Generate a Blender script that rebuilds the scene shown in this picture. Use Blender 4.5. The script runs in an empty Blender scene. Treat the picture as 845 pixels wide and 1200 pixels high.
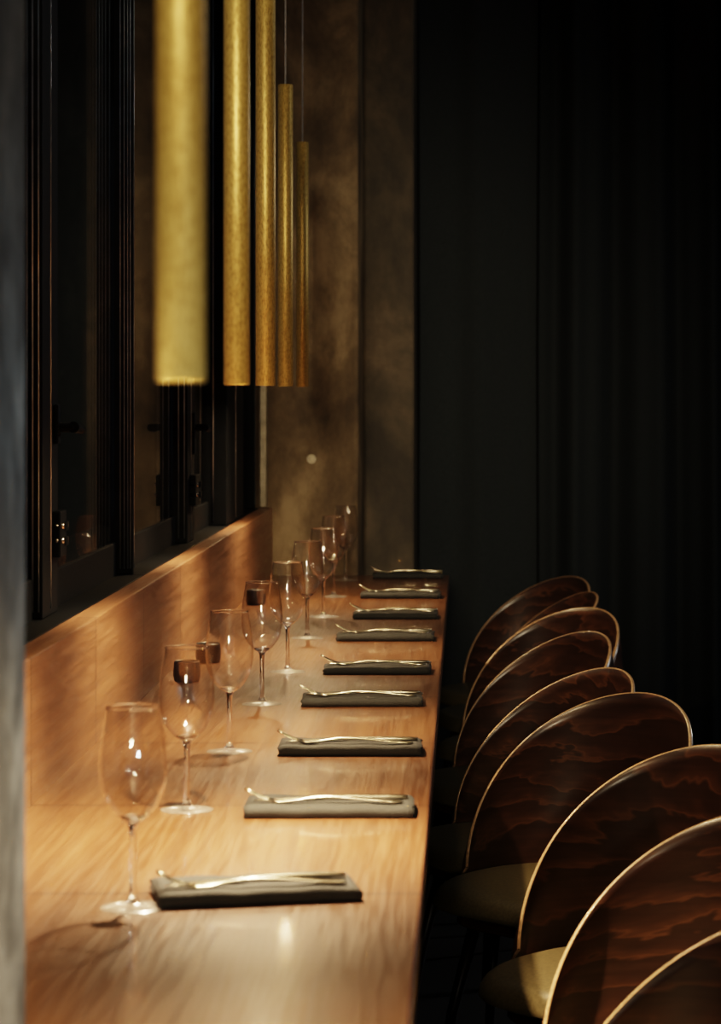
import bpy, bmesh, math, random
from mathutils import Vector
random.seed(4)
sc = bpy.context.scene
col = sc.collection
PI = math.pi
F = 3090.0                     # focal length in pixels of the 845x1200 frame
CZ = 1.29                      # eye height
TZ = 0.75                      # counter top height
# ------------------------------------------------------------------ helpers
def link(name, bm, mats, parent=None, smooth=True, loc=(0,0,0), rz=0):
    me = bpy.data.meshes.new(name)
    bmesh.ops.recalc_face_normals(bm, faces=bm.faces)
    bm.to_mesh(me); bm.free()
    if smooth:
        for p in me.polygons: p.use_smooth = True
    for m in (mats if isinstance(mats, (list, tuple)) else [mats]): me.materials.append(m)
    o = bpy.data.objects.new(name, me); col.objects.link(o)
    o.location = loc; o.rotation_euler = (0,0,rz)
    if parent: o.parent = parent
    return o
def tag(o, label=None, cat=None, group=None, kind=None):
    if label: o['label'] = label
    if cat: o['category'] = cat
    if group: o['group'] = group
    if kind: o['kind'] = kind
    return o
def thing(name, label, cat, loc=(0,0,0), rz=0, group=None):
    o = bpy.data.objects.new(name, None); col.objects.link(o)
    o.empty_display_size = .05
    o.location = loc; o.rotation_euler = (0,0,rz)
    return tag(o, label, cat, group)
def kids(o): return [c for c in bpy.data.objects if c.parent == o]
def copy_tree(o, parent=None):
    c = o.copy(); col.objects.link(c)
    if parent: c.parent = parent
    for k in kids(o): copy_tree(k, c)
    return c
def box(bm, x0, x1, y0, y1, z0, z1, bev=0):
    r = bmesh.ops.create_cube(bm, size=1)
    vs = r['verts']
    for v in vs:
        v.co = Vector(((x0+x1)/2+v.co.x*(x1-x0), (y0+y1)/2+v.co.y*(y1-y0), (z0+z1)/2+v.co.z*(z1-z0)))
    if bev:
        es = list({e for v in vs for e in v.link_edges})
        bmesh.ops.bevel(bm, geom=es, offset=bev, segments=2, affect='EDGES', profile=.6)
    return bm
def nb(): return bmesh.new()
def lathe(bm, prof, n=48, cap0=False, cap1=False, cx=0, cy=0):
    rings = []
    for r, z in prof:
        if r < 1e-6: rings.append([bm.verts.new((cx, cy, z))])
        else: rings.append([bm.verts.new((cx+r*math.cos(2*PI*i/n), cy+r*math.sin(2*PI*i/n), z)) for i in range(n)])
    for a, b in zip(rings, rings[1:]):
        for i in range(n):
            j = (i+1) % n
            if len(a) == 1 and len(b) == 1: continue
            if len(a) == 1: bm.faces.new((a[0], b[j], b[i]))
            elif len(b) == 1: bm.faces.new((a[i], a[j], b[0]))
            else: bm.faces.new((a[i], a[j], b[j], b[i]))
    if cap0 and len(rings[0]) > 1: bm.faces.new(rings[0])
    if cap1 and len(rings[-1]) > 1: bm.faces.new(rings[-1])
    return bm
def tube(bm, pts, rad, n=12):
    pts = [Vector(p) for p in pts]
    rs = rad if isinstance(rad, (list, tuple)) else [rad]*len(pts)
    prev = None; rings = []
    for i, p in enumerate(pts):
        t = (pts[min(i+1, len(pts)-1)]-pts[max(i-1, 0)]).normalized()
        u = t.orthogonal().normalized() if prev is None else (prev-t*prev.dot(t)).normalized()
        prev = u; w = t.cross(u)
        rings.append([bm.verts.new(p+(u*math.cos(2*PI*k/n)+w*math.sin(2*PI*k/n))*rs[i]) for k in range(n)])
    for a, b in zip(rings, rings[1:]):
        for i in range(n):
            j = (i+1) % n; bm.faces.new((a[i], a[j], b[j], b[i]))
    bm.faces.new(rings[0]); bm.faces.new(rings[-1])
    return bm
def strip(bm, pts, th):
    """pts: (x, y, z, half width); an eight-sided flattened section swept along them (metal flatware, cloth folds)"""
    rings = []
    for x, y, z, w in pts:
        h = th/2 if not callable(th) else th(x)/2
        sec = [(-w,0),(-w*.8,h*.8),(-w*.3,h),(w*.3,h),(w*.8,h*.8),(w,0),(w*.8,-h*.8),(w*.3,-h),(-w*.3,-h),(-w*.8,-h*.8)]
        rings.append([bm.verts.new((x, y+a, z+b)) for a, b in sec])
    for a, b in zip(rings, rings[1:]):
        n = len(a)
        for i in range(n):
            j = (i+1) % n; bm.faces.new((a[i], a[j], b[j], b[i]))
    bm.faces.new(rings[0]); bm.faces.new(rings[-1])
    return bm
# ------------------------------------------------------------------ materials
class NT:
    def __init__(s, name):
        s.m = bpy.data.materials.new(name); s.m.use_nodes = True
        s.t = s.m.node_tree; s.N = s.t.nodes; s.N.clear()
        s.out = s.N.new('ShaderNodeOutputMaterial')
    def n(s, typ, **kw):
        x = s.N.new('ShaderNode'+typ)
        for k, v in kw.items():
            if k.startswith('i_'):
                x.inputs[k[2:].replace('_', ' ')].default_value = v
            else: setattr(x, k, v)
        return x
    def l(s, a, b): s.t.links.new(a, b)
    def coord(s, scale=(1,1,1), which='Object', rnd=False):
        tc = s.n('TexCoord'); mp = s.n('Mapping'); mp.inputs['Scale'].default_value = scale
        s.l(tc.outputs[which], mp.inputs['Vector'])
        if rnd:
            oi = s.n('ObjectInfo'); mu = s.n('Math', operation='MULTIPLY'); mu.inputs[1].default_value = 37.
            s.l(oi.outputs['Random'], mu.inputs[0]); s.l(mu.outputs[0], mp.inputs['Location'])
        return mp.outputs['Vector']
    def ramp(s, src, stops, interp='LINEAR'):
        r = s.n('ValToRGB'); r.color_ramp.interpolation = interp
        e = r.color_ramp.elements
        while len(e) < len(stops): e.new(.5)
        for q, (p, c) in zip(e, stops):
            q.position = p; q.color = (c, c, c, 1) if isinstance(c, (int, float)) else (*c, 1)
        s.l(src, r.inputs['Fac']); return r.outputs['Color']
    def noise(s, vec, scale, detail=4, rough=.55, dist=0):
        x = s.n('TexNoise'); x.inputs['Scale'].default_value = scale; x.inputs['Detail'].default_value = detail
        x.inputs['Roughness'].default_value = rough; x.inputs['Distortion'].default_value = dist
        s.l(vec, x.inputs['Vector']); return x.outputs['Fac']
    def mix(s, f, a, b, typ='MIX'):
        x = s.n('Mix', data_type='RGBA', blend_type=typ)
        if isinstance(f, (int, float)): x.inputs[0].default_value = f
        else: s.l(f, x.inputs[0])
        for k, v in ((6, a), (7, b)):
            if isinstance(v, tuple): x.inputs[k].default_value = (*v, 1)
            else: s.l(v, x.inputs[k])
        return x.outputs[2]
    def bump(s, h, strength=.2, dist=.01):
        b = s.n('Bump'); b.inputs['Strength'].default_value = strength; b.inputs['Distance'].default_value = dist
        s.l(h, b.inputs['Height']); return b.outputs['Normal']
    def princ(s, colr, rough=.5, metal=0, normal=None, coat=0, coatr=.1, spec=None):
        p = s.n('BsdfPrincipled')
        for k, v in (('Base Color', colr), ('Roughness', rough), ('Metallic', metal)):
            if isinstance(v, tuple): p.inputs[k].default_value = (*v, 1)
            elif isinstance(v, (int, float)): p.inputs[k].default_value = v
            else: s.l(v, p.inputs[k])
        if normal is not None: s.l(normal, p.inputs['Normal'])
        if coat: p.inputs['Coat Weight'].default_value = coat; p.inputs['Coat Roughness'].default_value = coatr
        if spec is not None: p.inputs['Specular IOR Level'].default_value = spec
        s.l(p.outputs[0], s.out.inputs[0]); return s.m

def m_wood(name, c_dark, c_mid, c_light, axis='Y', rough=.3, seams=True, coat=.5, coatr=.12):
    k = NT(name)
    sca = {'Y': (38, 1.4, 38), 'X': (1.4, 38, 38)}[axis]
    v = k.coord(sca)
    wob = k.noise(k.coord((1, 1, 1)), 3.0, 2)
    f1 = k.noise(v, 1.0, 4, .55, .15)
    f2 = k.noise(k.coord(tuple(a*4 for a in sca)), 1.0, 3, .6)
    c = k.ramp(f1, [(.3, c_dark), (.5, c_mid), (.72, c_light)])
    c = k.mix(.25, c, k.ramp(f2, [(.3, c_dark), (.7, c_light)]), 'MIX')
    c = k.mix(.35, c, k.ramp(wob, [(.35, (.55,.5,.45)), (.65, (1,1,1))]), 'MULTIPLY')
    if seams:
        sx = k.n('SeparateXYZ'); k.l(k.coord(), sx.inputs[0])
        a = k.n('Math', operation='SUBTRACT'); k.l(sx.outputs['Y'], a.inputs[0]); a.inputs[1].default_value = 4.01
        b = k.n('Math', operation='DIVIDE'); k.l(a.outputs[0], b.inputs[0]); b.inputs[1].default_value = .598
        fl = k.n('Math', operation='FLOOR'); k.l(b.outputs[0], fl.inputs[0])
        wn = k.n('TexWhiteNoise', noise_dimensions='1D'); k.l(fl.outputs[0], wn.inputs['W'])
        c = k.mix(.5, c, k.ramp(wn.outputs['Value'], [(0, (.72,.68,.64)), (1, (1,1,1))]), 'MULTIPLY')
        fr = k.n('Math', operation='FRACT'); k.l(b.outputs[0], fr.inputs[0])
        lt = k.n('Math', operation='LESS_THAN'); k.l(fr.outputs[0], lt.inputs[0]); lt.inputs[1].default_value = .012
        c = k.mix(lt.outputs[0], c, tuple(q*.45 for q in c_dark))
    rr = k.ramp(f2, [(.3, rough*.8), (.7, rough*1.25)])
    return k.princ(c, rr, coat=coat, coatr=coatr)
counter_wood = m_wood('counter_wood', (.10,.039,.016), (.155,.066,.028), (.21,.098,.045), rough=.36, coat=.55, coatr=.09)
board_wood = m_wood('upstand_wood', (.15,.066,.031), (.235,.108,.053), (.31,.155,.08), rough=.42, coat=.1, coatr=.3)

def m_shell():
    k = NT('walnut_shell')
    v = k.coord((1.5, 1.5, 3.0), rnd=True)
    big = k.noise(v, 1.5, 5, .62, .5)
    fine = k.noise(k.coord((6, 6, 120), rnd=True), 1.0, 4)
    s = k.n('SeparateXYZ'); k.l(k.coord(), s.inputs[0])
    a = k.n('Math', operation='MULTIPLY_ADD'); k.l(s.outputs['Z'], a.inputs[0]); a.inputs[1].default_value = 17.
    b = k.n('Math', operation='MULTIPLY'); k.l(big, b.inputs[0]); b.inputs[1].default_value = 7.5
    k.l(b.outputs[0], a.inputs[2])
    fr = k.n('Math', operation='FRACT'); k.l(a.outputs[0], fr.inputs[0])
    c = k.ramp(fr.outputs[0], [(0, (.13,.056,.030)), (.10, (.080,.035,.021)), (.45, (.050,.023,.016)), (.9, (.036,.018,.013)), (1, (.11,.048,.027))])
    c = k.mix(.5, c, k.ramp(fine, [(.3, (.35,.3,.3)), (.7, (1,1,1))]), 'MULTIPLY')
    return k.princ(c, .32, coat=.3, coatr=.2, normal=k.bump(fine, .06, .001))
shell_mat = m_shell()
def simple(name, c, rough=.5, metal=0, nz=0, ns=60, coat=0, spec=None, var=.25):
    k = NT(name); f = k.noise(k.coord(), ns, 4)
    cc = k.ramp(f, [(.3, tuple(q*(1-var) for q in c)), (.7, tuple(min(1, q*(1+var)) for q in c))])
    return k.princ(cc, rough, metal, normal=k.bump(f, nz, .002) if nz else None, coat=coat, spec=spec)
rim_mat = simple('plywood_edge', (.62,.40,.22), .28, ns=200, coat=.5)
leather = simple('olive_leather', (.15,.118,.058), .42, nz=.15, ns=180, coat=.1)
black_metal = simple('black_powder_metal', (.003,.0038,.005), .6, .0, ns=30, spec=.08)
bead_metal = simple('satin_bead_metal', (.34,.39,.44), .3, .7, ns=30)
leg_metal = simple('black_chair_metal', (.02,.02,.022), .35, .6)
grey_metal = simple('aged_steel', (.30,.26,.19), .4, .6, ns=40)
chrome = simple('bright_steel', (.65,.62,.58), .2, 1, ns=50, var=.08)
napkin_mat = simple('charcoal_linen', (.013,.014,.013), .85, nz=.4, ns=500)
votive_mat = simple('black_glazed_glass', (.006,.006,.006), .4, 0, spec=.2)
wax_mat = simple('candle_wax', (.5,.42,.3), .5)
cord_mat = simple('grey_textile_cord', (.30,.31,.33), .7)
floor_mat = simple('dark_floor', (.018,.017,.016), .5, ns=4, nz=.05)
ceil_mat = simple('dark_ceiling', (.006,.006,.006), .9, ns=4)
curtain_mat = simple('black_green_velvet', (.026,.031,.034), .95, nz=.2, ns=300, spec=.05)
wall_mat = simple('dark_plaster', (.018,.017,.015), .9, ns=8)

def m_cut():
    k = NT('polished_flatware'); f = k.noise(k.coord((3, 60, 60)), 6, 3)
    return k.princ((.80,.70,.52), k.ramp(f, [(.3, .16), (.7, .26)]), 1.0)
cut_mat = m_cut()
def m_brass():
    k = NT('brushed_brass')
    f = k.noise(k.coord((1, 1, .35)), 420, 3, .6)
    g = k.noise(k.coord((1, 1, .5)), 16, 4, .6)
    c = k.ramp(f, [(.25, (.30,.18,.04)), (.5, (.62,.42,.12)), (.75, (.78,.57,.20))])
    c = k.mix(.45, c, k.ramp(g, [(.3, (.7,.62,.5)), (.65, (1,1,1))]), 'MULTIPLY')
    return k.princ(c, k.ramp(g, [(.3, .50), (.7, .40)]), .55, normal=k.bump(f, .12, .0008))
brass = m_brass()
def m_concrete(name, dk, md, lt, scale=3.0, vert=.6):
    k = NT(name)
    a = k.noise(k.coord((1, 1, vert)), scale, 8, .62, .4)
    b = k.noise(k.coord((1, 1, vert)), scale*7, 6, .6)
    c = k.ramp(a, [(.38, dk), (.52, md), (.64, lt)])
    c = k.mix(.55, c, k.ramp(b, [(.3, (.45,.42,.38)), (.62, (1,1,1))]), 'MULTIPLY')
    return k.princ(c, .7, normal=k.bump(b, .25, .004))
conc_brown = m_concrete('raw_concrete_brown', (.10,.068,.036), (.20,.14,.075), (.38,.28,.16), 4.5)
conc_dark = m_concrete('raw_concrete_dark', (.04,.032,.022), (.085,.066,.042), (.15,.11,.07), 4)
conc_grey = m_concrete('raw_concrete_grey', (.05,.055,.057), (.15,.165,.165), (.27,.285,.28), 7.0, .9)
def m_thin(name, refl=1.0, tint=(1,1,1), rough=0.0, ior=4., base=.05):
    k = NT(name)
    tr = k.n('BsdfTransparent'); tr.inputs[0].default_value = (*tint, 1)
    gl = k.n('BsdfGlossy'); gl.inputs['Roughness'].default_value = rough
    nz = k.noise(k.coord(), 12, 2)
    k.l(k.ramp(nz, [(0, .97), (1, 1.)]), gl.inputs[0])
    lw = k.n('LayerWeight'); lw.inputs[0].default_value = .5
    po = k.n('Math', operation='POWER'); k.l(lw.outputs['Facing'], po.inputs[0]); po.inputs[1].default_value = ior
    mu = k.n('Math', operation='MULTIPLY_ADD'); mu.use_clamp = True; k.l(po.outputs[0], mu.inputs[0]); mu.inputs[1].default_value = refl; mu.inputs[2].default_value = base
    mx = k.n('MixShader'); k.l(mu.outputs[0], mx.inputs[0]); k.l(tr.outputs[0], mx.inputs[1]); k.l(gl.outputs[0], mx.inputs[2])
    k.l(mx.outputs[0], k.out.inputs[0]); return k.m
bowl_glass = m_thin('thin_bowl_glass', .95, (.99,.985,.98), .01, 4.5, .065)
foot_glass = m_thin('foot_glass', .3, (.97,.965,.95), .2, 3, .12)
pane_glass = m_thin('window_glass', .6, (.75,.75,.75), .012, 4., .05)
def m_solidglass():
    k = NT('stem_glass'); g = k.n('BsdfGlass'); g.inputs['Roughness'].default_value = .02; g.inputs['IOR'].default_value = 1.45
    nz = k.noise(k.coord(), 20, 2); k.l(k.ramp(nz, [(0, .96), (1, 1.)]), g.inputs[0])
    k.l(g.outputs[0], k.out.inputs[0]); return k.m
stem_glass = m_solidglass()
def add_caustic_glow(m, amount):
    t = m.node_tree; out = [n for n in t.nodes if n.type == 'OUTPUT_MATERIAL'][0]
    src = out.inputs[0].links[0].from_socket
    d = t.nodes.new('ShaderNodeBsdfDiffuse'); d.inputs[0].default_value = (.9,.88,.84,1)
    mx = t.nodes.new('ShaderNodeMixShader'); mx.inputs[0].default_value = amount
    t.links.new(src, mx.inputs[1]); t.links.new(d.outputs[0], mx.inputs[2]); t.links.new(mx.outputs[0], out.inputs[0])
add_caustic_glow(foot_glass, .035)  # pale diffuse mixed into the foot stands in for caustic light

def m_emit():
    k = NT('warm_led'); e = k.n('Emission'); e.inputs[0].default_value = (1,.68,.36,1); e.inputs[1].default_value = 3000
    k.l(e.outputs[0], k.out.inputs[0]); return k.m
led = m_emit()

# ------------------------------------------------------------------ setting
YE = 7.70                      # end wall
def struct(name, bm, m, parent=None, smooth=False):
    o = link(name, bm, m, parent, smooth)
    if parent is None: o['kind'] = 'structure'
    return o
struct('floor', box(nb(), -2.0, 3.2, -8, 10.0, -.1, 0), floor_mat)
struct('ceiling', box(nb(), -2.0, 3.2, -8, 10.0, 2.9, 3.0), ceil_mat)
struct('wall_right', box(nb(), 3.1, 3.2, -2.5, 10.0, 0, 2.9), wall_mat)
struct('wall_back', box(nb(), -.31, 3.1, 9.9, 10.0, 0, 2.9), wall_mat)
struct('wall_left', box(nb(), -.95, -.602, 2.12, YE, 0, .935), wall_mat)
w = struct('wall_end', box(nb(), -1.6, -.311, YE, 9.0, 0, 2.9, .012), conc_brown)
# shallow plugged anchor holes left in the cast concrete
for (px, py) in ((365, 538), (352, 330)):
    X = (px-545)/F*YE; Z = CZ-(py-455)/F*YE
    b = nb()
    prof = [(0, .004), (.006, .003), (.010, -.001), (.0125, .001), (.0135, -.003)]
    lathe(b, prof, 24)
    for v in b.verts: v.co = Vector((v.co.x, -v.co.z, v.co.y))
    link('anchor_plug', b, simple('pale_grout_%d' % px, (.75,.66,.48), .5), w, loc=(X, YE-.003, Z))
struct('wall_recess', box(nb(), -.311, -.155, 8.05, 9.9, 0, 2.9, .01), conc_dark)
# near concrete pillar
struct('wall_near', box(nb(), -.95, -.347, .9, 2.1, 0, 2.9, .02), conc_grey)

# windows -------------------------------------------------------------
G = -.656                       # glass plane
RT = CZ-.288                   # top of bottom rail
def window(n, y0, y1, stiles, hardware=None):
    b = nb()
    box(b, G-.02, -.652, y0, y1, .935, RT, .003)
    box(b, -.655, -.6015, y0, y1, .935, CZ-.3495, .002)
    o = struct('window_%d' % n, b, black_metal)
    for (a, c, front, beads) in stiles:
        s = nb(); box(s, G-.012, front, a, c, CZ-.349, 2.9, .003)
        st = link('frame_stile', s, black_metal, o, False)
        # rounded glazing beads run up the face of the stile and catch the light
        g = nb()
        for q in beads: tube(g, [(q, a-.001, RT-.05), (q, a-.001, 2.89)], .0013, 8)
        tube(g, [(front+.0005, (a+c)/2, RT-.05), (front+.0005, (a+c)/2, 2.89)], .0012, 8)
        link('glazing_bead', g, bead_metal, st)
    b = nb(); box(b, G-.006, G, y0+.002, y1-.002, RT-.004, 2.88)
    link('pane', b, pane_glass, o, False)
    return o
w1 = window(1, 2.14, 4.935, [(3.976, 4.126, -.637, (-.652, -.643))])
w2 = window(2, 4.94, 5.93, [(4.941, 4.958, -.622, (-.646, -.6385, -.632, -.627))])
w3 = window(3, 5.935, 7.20, [(5.936, 6.09, -.625, (-.645, -.632)), (6.70, 7.198, -.605, (-.64,))])
w4 = window(4, 7.205, YE-.002, [(7.66, 7.695, -.612, ())])
b = nb(); box(b, -.598, -.578, YE-.03, YE-.004, .943, 2.9, .003)
tag(link('trim_1', b, grey_metal, None, False), kind='structure')
def zpx(py, y): return CZ-(py-455)/F*y
def hinge(par, y, ptop, pbot, ptop2, pbot2, fx, dy):
    # two-leaf hinge block with bright screws, lever handle above it
    b = nb(); z0, z1 = zpx(pbot, y), zpx(ptop, y)
    box(b, fx, fx+.014, y-dy, y+dy, z0, z1, .003)
    for q in (.33, .66): tube(b, [(fx+.01, y+dy*.5, z0+(z1-z0)*(q-.1)), (fx+.01, y+dy*.5, z0+(z1-z0)*(q+.1))], .009, 12)
    h = link('hinge', b, black_metal, par, False)
    b = nb()
    for q in (.36, .68):
        for s in (-1, 1):
            tube(b, [(fx+.012, y+s*dy*.75, z0+(z1-z0)*q), (fx+.018, y+s*dy*.75, z0+(z1-z0)*q)], .0045, 10)
            tube(b, [(fx+.004, y+s*dy*.6, z0+(z1-z0)*q), (fx+.004, y+s*dy*.6-.001, z0+(z1-z0)*q)], .0045, 10)
            tube(b, [(fx+.007, y-dy-.003, z0+(z1-z0)*q), (fx+.007, y-dy+.001, z0+(z1-z0)*q)], .0035, 10)
    link('screw', b, chrome, h)
    z0, z1 = zpx(pbot2, y), zpx(ptop2, y)
    b = nb(); box(b, fx, fx+.008, y-.014, y+.014, z0, z1, .003)
    tube(b, [(fx+.004, y, z1-.035), (fx+.03, y, z1-.035)], .008, 12)
    tube(b, [(fx+.03, y-.006, z1-.035), (fx+.031, y+.07, z1-.04)], [.009, .007], 12)
    link('handle', b, black_metal, par, False)
hinge(w1, 4.09, 598, 652, 474, 520, -.6365, .030)
hinge(w3, 6.03, 556, 592, 483, 532, -.6245, .050)

# ------------------------------------------------------------------ counter
ct = thing('wooden_counter', 'long varnished brown wood dining counter with raised back board under the window', 'counter', (0,0,0))
def prism(bm, poly, z0, z1, bev=0):
    a = [bm.verts.new((x, y, z0)) for x, y in poly]; c = [bm.verts.new((x, y, z1)) for x, y in poly]
    n = len(poly); bm.faces.new(a); top = bm.faces.new(c)
    for i in range(n): bm.faces.new((a[i], a[(i+1) % n], c[(i+1) % n], c[i]))
    if bev: bmesh.ops.bevel(bm, geom=list(top.edges), offset=bev, segments=3, affect='EDGES', profile=.5)
    return bm
XE = -.046
top = link('tabletop', prism(nb(), [(XE, 2.104), (XE, 7.62), (-.578, 7.62), (-.578, 2.104)], TZ-.04, TZ, .004), counter_wood, ct, False)
b = nb(); box(b, -.600, -.562, 2.104, YE-.002, TZ-.04, CZ-.349, .0025)
link('back_board', b, board_wood, ct, False)
for y in (2.3, 3.7, 5.1, 6.5, 7.5):
    b = nb(); box(b, -.54, -.17, y, y+.05, 0, TZ-.0405, .003)
    link('support', b, black_metal, ct, False)

# ------------------------------------------------------------------ pendants
LEN = .612; PZ = 1.294
def make_pendant():
    r = thing('pendant_lamp', 'x', 'lamp', (0,0,PZ))
    b = nb(); R = .0155
    lathe(b, [(.0128, .020), (.0128, .0015), (.0135, 0), (.0145, 0), (R, .0008), (R, LEN-.0012), (R-.001, LEN), (.003, LEN), (.0001, LEN)], 64)
    link('tube_shade', b, brass, r)
    link('cord', tube(nb(), [(0,0,LEN-.002), (0,0,2.9-PZ)], .0019, 10), cord_mat, r)
    link('light_source', lathe(nb(), [(0, .0045), (.0128, .0045)], 32), led, r, False)
    return r
PEND = [(1.65, 212.0, 'brass tube pendant nearest the camera, widest and hanging furthest left'),
        (3.12, 277.5, 'second brass tube pendant from the camera, right of the widest one'),
        (4.08, 311.3, 'middle brass tube pendant of the row of five, its top outside the picture'),
        (5.35, 334.5, 'fourth brass tube pendant from the camera, longer of the two with a visible cord'),
        (6.60, 354.5, 'farthest and thinnest looking brass tube pendant, before the concrete wall')]
pend = make_pendant()
SPOT_E = [95, 145, 44, 28, 18]
for i, (d, px, lab) in enumerate(PEND):
    o = pend if i == 0 else copy_tree(pend)
    X = (px-545)/F*d
    o.location = (X, d, PZ); tag(o, lab, 'lamp', 'brass tube pendants above the counter')
    L = bpy.data.lights.new('pendant_spot', 'SPOT'); L.energy = SPOT_E[i]; L.color = (1, .70, .40)
    L.spot_size = math.radians(140 if i == 0 else 108); L.spot_blend = 1.0; L.shadow_soft_size = .012
    lo = bpy.data.objects.new('pendant_spot', L); col.objects.link(lo); lo.location = (X, d, PZ-.004)

# ------------------------------------------------------------------ wine glasses
def make_glass():
    r = thing('wine_glass', 'x', 'glass', (0,0,TZ))
    # bowl: thin wall
    pr = [(.0035,.0895),(.008,.0905),(.0145,.0945),(.0215,.1015),(.0275,.1105),(.0320,.1215),(.0347,.134),(.0355,.146),(.0350,.158),(.0338,.171),(.0320,.184),(.0298,.197),(.0278,.2085)]
    # smooth with catmull
    def cm(P, k=4):
        out = []
        for i in range(len(P)-1):
            p0, p1, p2, p3 = P[max(i-1,0)], P[i], P[i+1], P[min(i+2,len(P)-1)]
            for j in range(k):
                t = j/k
                out.append(tuple(.5*((2*p1[q])+(-p0[q]+p2[q])*t+(2*p0[q]-5*p1[q]+4*p2[q]-p3[q])*t*t+(-p0[q]+3*p1[q]-3*p2[q]+p3[q])*t**3) for q in (0,1)))
        out.append(P[-1]); return out
    outer = cm(pr); inner = [(max(x-.0011, .0001), z+.0012) for x, z in outer[::-1]]
    inner[0] = (outer[-1][0]-.0011, outer[-1][1])
    bw = link('bowl', lathe(nb(), [(.0001,.0893)]+outer+[(outer[-1][0]-.0005, .2092)]+inner+[(.0001,.0905)], 64), bowl_glass, r)
    rb = nb(); rr, rz = .0273, .2088
    lathe(rb, [(rr+.0010*math.cos(a*PI/5), rz+.0010*math.sin(a*PI/5)) for a in range(11)], 64)
    bmesh.ops.remove_doubles(rb, verts=rb.verts, dist=1e-6)
    link('rim', rb, stem_glass, r)
    st = [(.0001,.0065),(.0075,.0066),(.0055,.0095),(.0042,.016),(.0037,.03),(.0035,.05),(.0036,.07),(.0042,.082),(.0062,.0890),(.0100,.0921),(.0135,.0952),(.0110,.0966),(.0001,.0962)]
    link('stem', lathe(nb(), cm(st, 3), 32), stem_glass, r)
    ft = [(.0001,.0004),(.0335,.0004),(.0343,.0011),(.0335,.0019),(.026,.0028),(.017,.0042),(.010,.0058),(.0065,.0075),(.0045,.011)]
    link('foot', lathe(nb(), ft, 64), foot_glass, r)
    return r
# (px of stem, depth)
GL = [(156, 2.735), (219, 3.37), (269, 3.91), (307, 4.50), (337, 5.01), (360, 5.69), (379, 6.22), (391, 6.82), (405, 7.40)]
GLAB = ['empty wine glass nearest the camera, blurred, left of the nearest folded napkin',
        'second wine glass from the camera, its foot glowing in bright lamp light',
        'third wine glass from the camera, standing right of the black candle holders',
        'fourth wine glass from the camera, sharp, its foot level with a napkin',
        'fifth wine glass from the camera, in the middle of the row',
        'sixth wine glass from the camera, before the distant group of three',
        'third wine glass from the far end, overlapped by nearer glass',
        'second wine glass from the far end of the counter',
        'farthest wine glass, small, against the brown concrete wall']
g0 = make_glass()
for i, ((px, d), lab) in enumerate(zip(GL, GLAB)):
    o = g0 if i == 0 else copy_tree(g0)
    o.location = ((px-545)/F*d, d, TZ+.0003); o.rotation_euler.z = i*.7
    tag(o, lab, 'glass', 'wine glasses in a row along the counter')

# ------------------------------------------------------------------ napkins and flatware
NH = .0155
def make_napkin(seed):
    random.seed(seed)
    b = nb(); n = 26; L = .204
    # a cloth folded in several layers: closed section (y,z) swept in x with slight waviness
    layers = 3
    sec = []
    W = .106
    def section(u):
        pts = []
        t = NH
        # front rounded fold, soft belly, open back edge with layers
        for k in range(9):
            a = -PI/2-PI*k/8
            pts.append((math.cos(a)*t*.5*1.0+t*.5, t*.5+math.sin(a)*-t*.5*-1))
        return pts
    rings = []
    for i in range(n+1):
        u = i/n; x = -L/2+L*u
        wv = .0008*math.sin(u*9+seed)+.0005*math.sin(u*23+seed*2)
        t = NH*(1-.10*math.cos(u*2*PI+seed)*.5)+wv
        if i in (0, n): t *= .86
        ring = []
        for k in range(9):                       # front fold (half round)
            a = -PI/2-PI*k/8
            ring.append((-W/2+t/2+math.cos(a)*t/2, t/2+math.sin(a)*t/2))
        ring.append((-W*.15, t*1.01)); ring.append((W*.2, t*.99)); ring.append((W*.46, t*.95))
        # layered back edge
        for q in range(4):
            zz = t*.92*(1-q/4); ring.append((W/2, zz-.0004)); ring.append((W/2-.004, zz-t*.18))
        ring[-1] = (W/2-.002, 0)
        rings.append([b.verts.new((x+(.002*math.sin(j*1.3+seed) if i in (0, n) else 0), y+wv*.8, max(z, 0))) for j, (y, z) in enumerate(ring)])
    for a, c in zip(rings, rings[1:]):
        m = len(a)
        for i in range(m):
            j = (i+1) % m; b.faces.new((a[i], a[j], c[j], c[i]))
    b.faces.new(rings[0]); b.faces.new(rings[-1])
    return b
def fork_bm():
    b = nb()
    path = [(-.098,.0185),(-.090,.0140),(-.080,.0088),(-.070,.0050),(-.060,.0030),(-.050,.0022),(-.040,.0028),(-.028,.0048),(-.014,.0074),(0,.0086),(.018,.0082),(.04,.0064),(.065,.0042),(.088,.0024),(.099,.0020),(.102,.0020)]
    def z(x):
        for (a, za), (c, zc) in zip(path, path[1:]):
            if a <= x <= c: return za+(zc-za)*(x-a)/(c-a)
        return path[-1][1]
    W = [(-.062,.0110),(-.055,.0118),(-.048,.0105),(-.042,.0075),(-.034,.0042),(-.024,.0032),(-.008,.0030),(.01,.0034),(.03,.0042),(.055,.0058),(.080,.0078),(.093,.0080),(.099,.0062),(.102,.0030)]
    strip(b, [(x, 0, z(x), w) for x, w in W], .0026)
    for q in (-1.5, -.5, .5, 1.5):
        strip(b, [(x, q*.0060*(1 if x > -.09 else .92), z(x), w) for x, w in ((-.060,.0024),(-.070,.0019),(-.080,.0017),(-.090,.0014),(-.098,.0007))], .0018)
    return b
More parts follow.
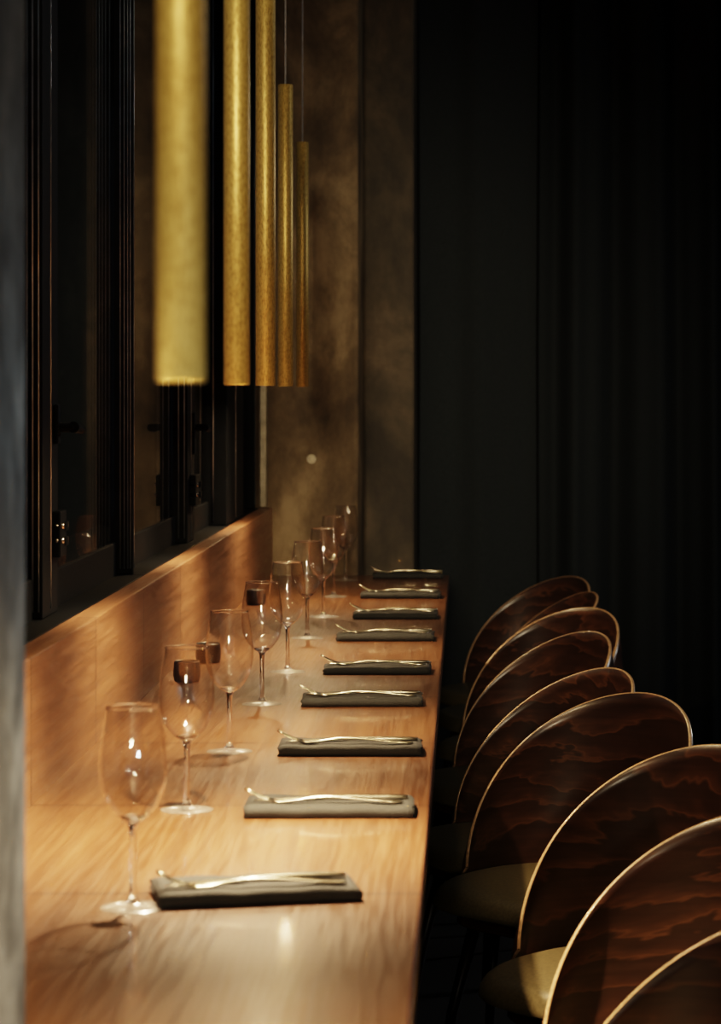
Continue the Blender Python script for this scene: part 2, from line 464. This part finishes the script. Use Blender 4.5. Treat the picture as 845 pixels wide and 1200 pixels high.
def knife_bm():
    b = nb()
    W = [(-.095,.0015,.002),(-.088,.0055,.0024),(-.07,.0088,.003),(-.045,.0095,.0036),(-.02,.0085,.0042),(-.008,.0058,.0048)]
    strip(b, [(x, 0, z, w) for x, w, z in W], .0014)
    H = [(-.010,.0040,.0048),(0,.0040,.0052),(.03,.0048,.0056),(.07,.0064,.0052),(.092,.0068,.0046),(.099,.0052,.0042),(.101,.0025,.0042)]
    strip(b, [(x, 0, z, w) for x, w, z in H], .0048)
    return b
fork_me = link('fork', fork_bm(), cut_mat); fork_data = fork_me.data; bpy.data.objects.remove(fork_me)
knife_me = link('knife', knife_bm(), cut_mat); knife_data = knife_me.data; bpy.data.objects.remove(knife_me)
# left px, right px, front bottom px, rotation
NP = [(186, 413, 1062, .22), (286, 483, 960, .015), (326, 493, 887, .0), (353, 494, 829, .01), (379, 504, 791, 0), (394, 508, 752, .01), (414, 512, 726, 0), (423, 516, 702, -.01), (437, 518, 678.5, 0)]
ordn = ['nearest the camera', 'second from the camera', 'third from the camera', 'fourth from the camera', 'fifth from the camera', 'fourth from the far end', 'third from the far end', 'second from the far end', 'at the far end of the counter']
extra = [', blurred and turned askew', '', '', '', '', '', '', '', '']
for i, (l, r, yb, rot) in enumerate(NP):
    d = (CZ-TZ)*F/(yb-455); xl, xr = (l-545)/F*d, (r-545)/F*d
    cx = (xl+xr)/2; cy = d+.053
    if i == 0: cy = 2.80; cx = (299-545)/F*cy
    nk = link('folded_napkin', make_napkin(i+1), napkin_mat, None, True, (cx, cy, TZ+.0004), rot)
    sx = (xr-xl)/.204 if i else 1.03
    nk.scale = (sx, 1, 1)
    tag(nk, 'dark grey folded linen napkin %s%s' % (ordn[i], extra[i]), 'napkin', 'folded napkins set along the counter')
    ca, sa = math.cos(rot), math.sin(rot)
    for nm, me, oy, ox, ra, dz in (('fork', fork_data, -.026, -.009, -.05, .0006), ('knife', knife_data, .002, -.002, .05, -.0012)):
        o = bpy.data.objects.new(nm, me); col.objects.link(o)
        o.location = (cx+ox*ca-oy*sa, cy+ox*sa+oy*ca, TZ+NH+dz); o.rotation_euler.z = rot+ra+random.uniform(-.02, .02)
        tag(o, ('polished steel fork with raised tines on the napkin %s' if nm == 'fork' else 'polished steel knife behind the fork on the napkin %s') % ordn[i], nm, '%s on the folded napkins' % ('forks' if nm == 'fork' else 'knives'))

# ------------------------------------------------------------------ candle holders
def make_votive():
    r = thing('candle_holder', 'x', 'candle holder', (0,0,TZ))
    lathe_p = [(.0001,.0),(.0215,.0),(.0235,.002),(.0250,.012),(.0250,.022),(.0238,.036),(.0232,.0385),(.0222,.036),(.0232,.022),(.0225,.010),(.0001,.009)]
    link('holder', lathe(nb(), lathe_p, 40), votive_mat, r)
    b = nb(); lathe(b, [(.0001,.0095),(.0195,.0095),(.0195,.022),(.018,.0235),(.0001,.0228)], 32); link('candle', b, wax_mat, r)
    return r
v0 = make_votive()
for i, (px, d, lab) in enumerate([(219, 4.85, 'small black candle holder nearest the camera, seen through the second wine glass'),
                                  (244, 5.19, 'small black candle holder just behind the nearest one, at the back board'),
                                  (300, 6.57, 'far black candle holder at the back board, left of the distant glasses')]):
    o = v0 if i == 0 else copy_tree(v0)
    o.location = ((px-545)/F*d, d, TZ+.0003); tag(o, lab, 'candle holder', 'black candle holders along the back board')

# ------------------------------------------------------------------ chairs
SR, SPHI, SH, SP, SZ = .221, 1.69, .311, .551, .427
def shell_bm():
    b = nb(); nt, ns = 72, 16; th = .0065
    grid_o, grid_i, rim1 = [], [], []
    for i in range(nt+1):
        # denser sampling near the ends, where the rim climbs steeply
        t = math.sin((i/nt*2-1)*PI/2); ph = t*SPHI
        hz = SH*max(math.cos(t*PI/2), 0)**SP
        co, ci = [], []
        z0 = SZ-.045+.012*(1-abs(t))
        z1 = SZ+hz
        for j in range(ns+1):
            z = z0+(z1-z0)*j/ns
            bl = .012*math.sin(j/ns*PI)             # slight belly
            ro = SR+bl; ri = ro-th
            co.append(b.verts.new((ro*math.cos(ph), ro*math.sin(ph), z)))
            ci.append(b.verts.new((ri*math.cos(ph), ri*math.sin(ph), z)))
        rim1.append(b.verts.new(((SR-th/2)*math.cos(ph), (SR-th/2)*math.sin(ph), z1+.0018)))
        grid_o.append(co); grid_i.append(ci)
    for i in range(nt):
        for j in range(ns):
            b.faces.new((grid_o[i][j], grid_o[i+1][j], grid_o[i+1][j+1], grid_o[i][j+1]))
            b.faces.new((grid_i[i][j], grid_i[i][j+1], grid_i[i+1][j+1], grid_i[i+1][j]))
        f = b.faces.new((grid_o[i][ns], grid_o[i+1][ns], rim1[i+1], rim1[i])); f.material_index = 1
        f = b.faces.new((grid_i[i][ns], rim1[i], rim1[i+1], grid_i[i+1][ns])); f.material_index = 1
        b.faces.new((grid_o[i][0], grid_i[i][0], grid_i[i+1][0], grid_o[i+1][0]))
    for i in (0, nt):
        for j in range(ns):
            f = b.faces.new((grid_o[i][j], grid_i[i][j], grid_i[i][j+1], grid_o[i][j+1])); f.material_index = 1
        b.faces.new((grid_o[i][ns], grid_i[i][ns], rim1[i]))
    return b
def seat_bm(z0, z1, a, cx, rnd, n=72, p=3.4):
    b = nb()
    def ring(s, z, dz=0):
        out = []
        for k in range(n):
            th = 2*PI*k/n; c, s_ = math.cos(th), math.sin(th)
            e = 2/p if c < 0 else 1.0
            x = math.copysign(abs(c)**e, c)*a[0]; y = math.copysign(abs(s_)**(2/p if c < 0 else 1.0), s_)*a[1]
            x = cx+x*s; y = y*s
            out.append(b.verts.new((x, y, z-(.010*max(0, -x/a[0])**2 if dz else 0))))
        return out
    H = z1-z0; rs = []
    m = 8
    for k in range(m+1):
        q = k/m*PI/2
        rs.append(ring(1-rnd/a[0]*(1-math.cos(q-0)) if 0 else 1-(rnd/a[0])*(1-math.cos(q)), z0+H*.35+(H*.65)*math.sin(q), 1))
    base = [ring(.93, z0), ring(.985, z0+H*.10)]
    al = base+rs+[ring(.6, z1+.002, 1), ring(.3, z1+.003, 1)]
    for u, v in zip(al, al[1:]):
        for i in range(n):
            j = (i+1) % n; b.faces.new((u[i], u[j], v[j], v[i]))
    b.faces.new(al[0]); b.faces.new(al[-1])
    return b
def make_chair():
    r = thing('dining_chair', 'x', 'chair', (0,0,0))
    link('backrest_shell', shell_bm(), [shell_mat, rim_mat], r)
    link('seat_cushion', seat_bm(SZ-.045, SZ+.004, (.20, .198), -.005, .03), leather, r)
    link('seat_base', seat_bm(SZ-.068, SZ-.047, (.165, .165), 0, .01), shell_mat, r)
    for sx in (-1, 1):
        for sy in (-1, 1):
            link('leg', tube(nb(), [(sx*.11, sy*.11, SZ-.062), (sx*.14, sy*.14, .2), (sx*.165, sy*.165, .0)], [.012, .010, .008], 14), leg_metal, r)
    return r
CH = [(.188, 2.679, .386), (.265, 3.299, .726), (.253, 3.917, .78), (.176, 4.613, .795), (.106, 5.085, .499), (.105, 5.866, .515), (.158, 6.478, .731), (.137, 7.069, .291), (.14, 7.60, .6)]
CLAB = ['curved dark wood chair nearest the camera, only its backrest rim in the bottom corner',
        'second dark wood tub chair from the camera, its back cut by the picture edge',
        'third dark wood tub chair from the camera, olive seat visible at the picture bottom',
        'fourth wood tub chair from the camera, bold grain and bright rim, full back visible',
        'fifth dark wood tub chair from the camera, low back peeking behind the bold grained one',
        'sixth dark wood tub chair from the camera, evenly striped back and bright right rim',
        'third dark wood chair from the far end of the row',
        'second dark wood chair from the far end of the row',
        'farthest dark wood chair, dim, before the dark curtain']
c0 = make_chair()
for i, ((x, y, a), lab) in enumerate(zip(CH, CLAB)):
    o = c0 if i == 0 else copy_tree(c0)
    o.location = (x, y, 0); o.rotation_euler.z = a
    tag(o, lab, 'chair', 'dark wood tub chairs along the counter')

# ------------------------------------------------------------------ curtains
def curtain(x0, x1, y, lab, amp, wl, seed):
    random.seed(seed)
    b = nb(); n = int((x1-x0)/.008); prev = None; ph = 0
    cols = []
    for i in range(n+1):
        x = x0+(x1-x0)*i/n
        ph += .008/wl*2*PI*(1+.35*math.sin(x*5+seed))
        cols.append((x, y+amp*math.sin(ph)+amp*.3*math.sin(ph*2.3+seed)))
    zs = [0.01, .7, 1.4, 2.1, 2.88]
    vs = [[b.verts.new((cx+.004*math.sin(z*2+cx*9), cy, z)) for z in zs] for cx, cy in cols]
    for u, v in zip(vs, vs[1:]):
        for j in range(len(zs)-1): b.faces.new((u[j], v[j], v[j+1], u[j+1]))
    o = link('curtain', b, curtain_mat); tag(o, lab, 'curtain')
curtain(-.15, .235, 8.6, 'smooth dark green black curtain beside the dark concrete column', .012, .35, 1)
curtain(.25, 1.9, 8.8, 'wide black curtain with soft vertical folds at the right', .05, .16, 2)

# ------------------------------------------------------------------ light
def spot(name, loc, tgt, e, colr, size, blend, rad):
    L = bpy.data.lights.new(name, 'SPOT'); L.energy = e; L.color = colr; L.spot_size = math.radians(size); L.spot_blend = blend; L.shadow_soft_size = rad
    o = bpy.data.objects.new(name, L); col.objects.link(o); o.location = loc
    o.rotation_euler = (Vector(tgt)-Vector(loc)).to_track_quat('-Z', 'Y').to_euler(); return o
def area(name, loc, tgt, e, colr, sx, sy, spread=180):
    L = bpy.data.lights.new(name, 'AREA'); L.energy = e; L.color = colr; L.shape = 'RECTANGLE'; L.size = sx; L.size_y = sy; L.spread = math.radians(spread)
    o = bpy.data.objects.new(name, L); col.objects.link(o); o.location = loc
    o.rotation_euler = (Vector(tgt)-Vector(loc)).to_track_quat('-Z', 'Y').to_euler(); return o
spot('key_warm', (-.22, -6.5, 2.25), (-.32, 4.6, 1.45), 2600, (1, .80, .52), 11, 1.0, .42)
spot('wall_accent', (1.1, 5.4, 1.75), (-.45, 7.7, 1.22), 26, (1, .74, .42), 34, 1.0, .12)
spot('pillar_cool', (1.5, -1.2, 1.1), (-.35, 1.9, 1.04), 330, (.88, .96, 1.0), 15, 1.0, .12)
area('ceiling_strip', (-.50, 4.6, 2.88), (-.30, 4.6, 0), 5, (1, .78, .52), .10, 2.8, 60)
spot('brass_kicker', (-.62, 2.3, 2.7), (-.30, 4.3, 1.6), 14, (1, .85, .62), 46, 1.0, .08)
area('glass_glint_light', (2.6, 7.2, 1.9), (-.35, 4.6, .85), 7.5, (1, .98, .95), .07, .55, 170)  # unseen light added for glints on the wine glasses, no window there
area('room_wash', (1.5, 5.5, 2.88), (1.4, 5.5, 0), 5, (.85, .95, 1), 1.2, 4)

wd = bpy.data.worlds.new('w'); sc.world = wd; wd.use_nodes = True
bg = wd.node_tree.nodes['Background']; bg.inputs[0].default_value = (.55, .75, 1.0, 1); bg.inputs[1].default_value = .055

# ------------------------------------------------------------------ camera
cam = bpy.data.cameras.new('cam'); co = bpy.data.objects.new('cam', cam); col.objects.link(co)
co.location = (0, 0, CZ); co.rotation_euler = (PI/2, 0, 0)
cam.sensor_fit = 'VERTICAL'; cam.sensor_height = 36; cam.sensor_width = 36*845/1200
cam.lens = F/1200*36
cam.shift_x = -122.5/1200; cam.shift_y = -145/1200
cam.dof.use_dof = True; cam.dof.focus_distance = 4.6; cam.dof.aperture_fstop = 8.5
cam.clip_start = .05
sc.camera = co
sc.view_settings.view_transform = 'Filmic'
sc.view_settings.look = 'Medium High Contrast'
sc.view_settings.exposure = .3
sc.cycles.max_bounces = 16; sc.cycles.transparent_max_bounces = 40; sc.cycles.transmission_bounces = 12
sc.cycles.caustics_reflective = True; sc.cycles.caustics_refractive = True
sc.cycles.blur_glossy = .3; sc.cycles.sample_clamp_indirect = 60
sc.cycles.use_denoising = True
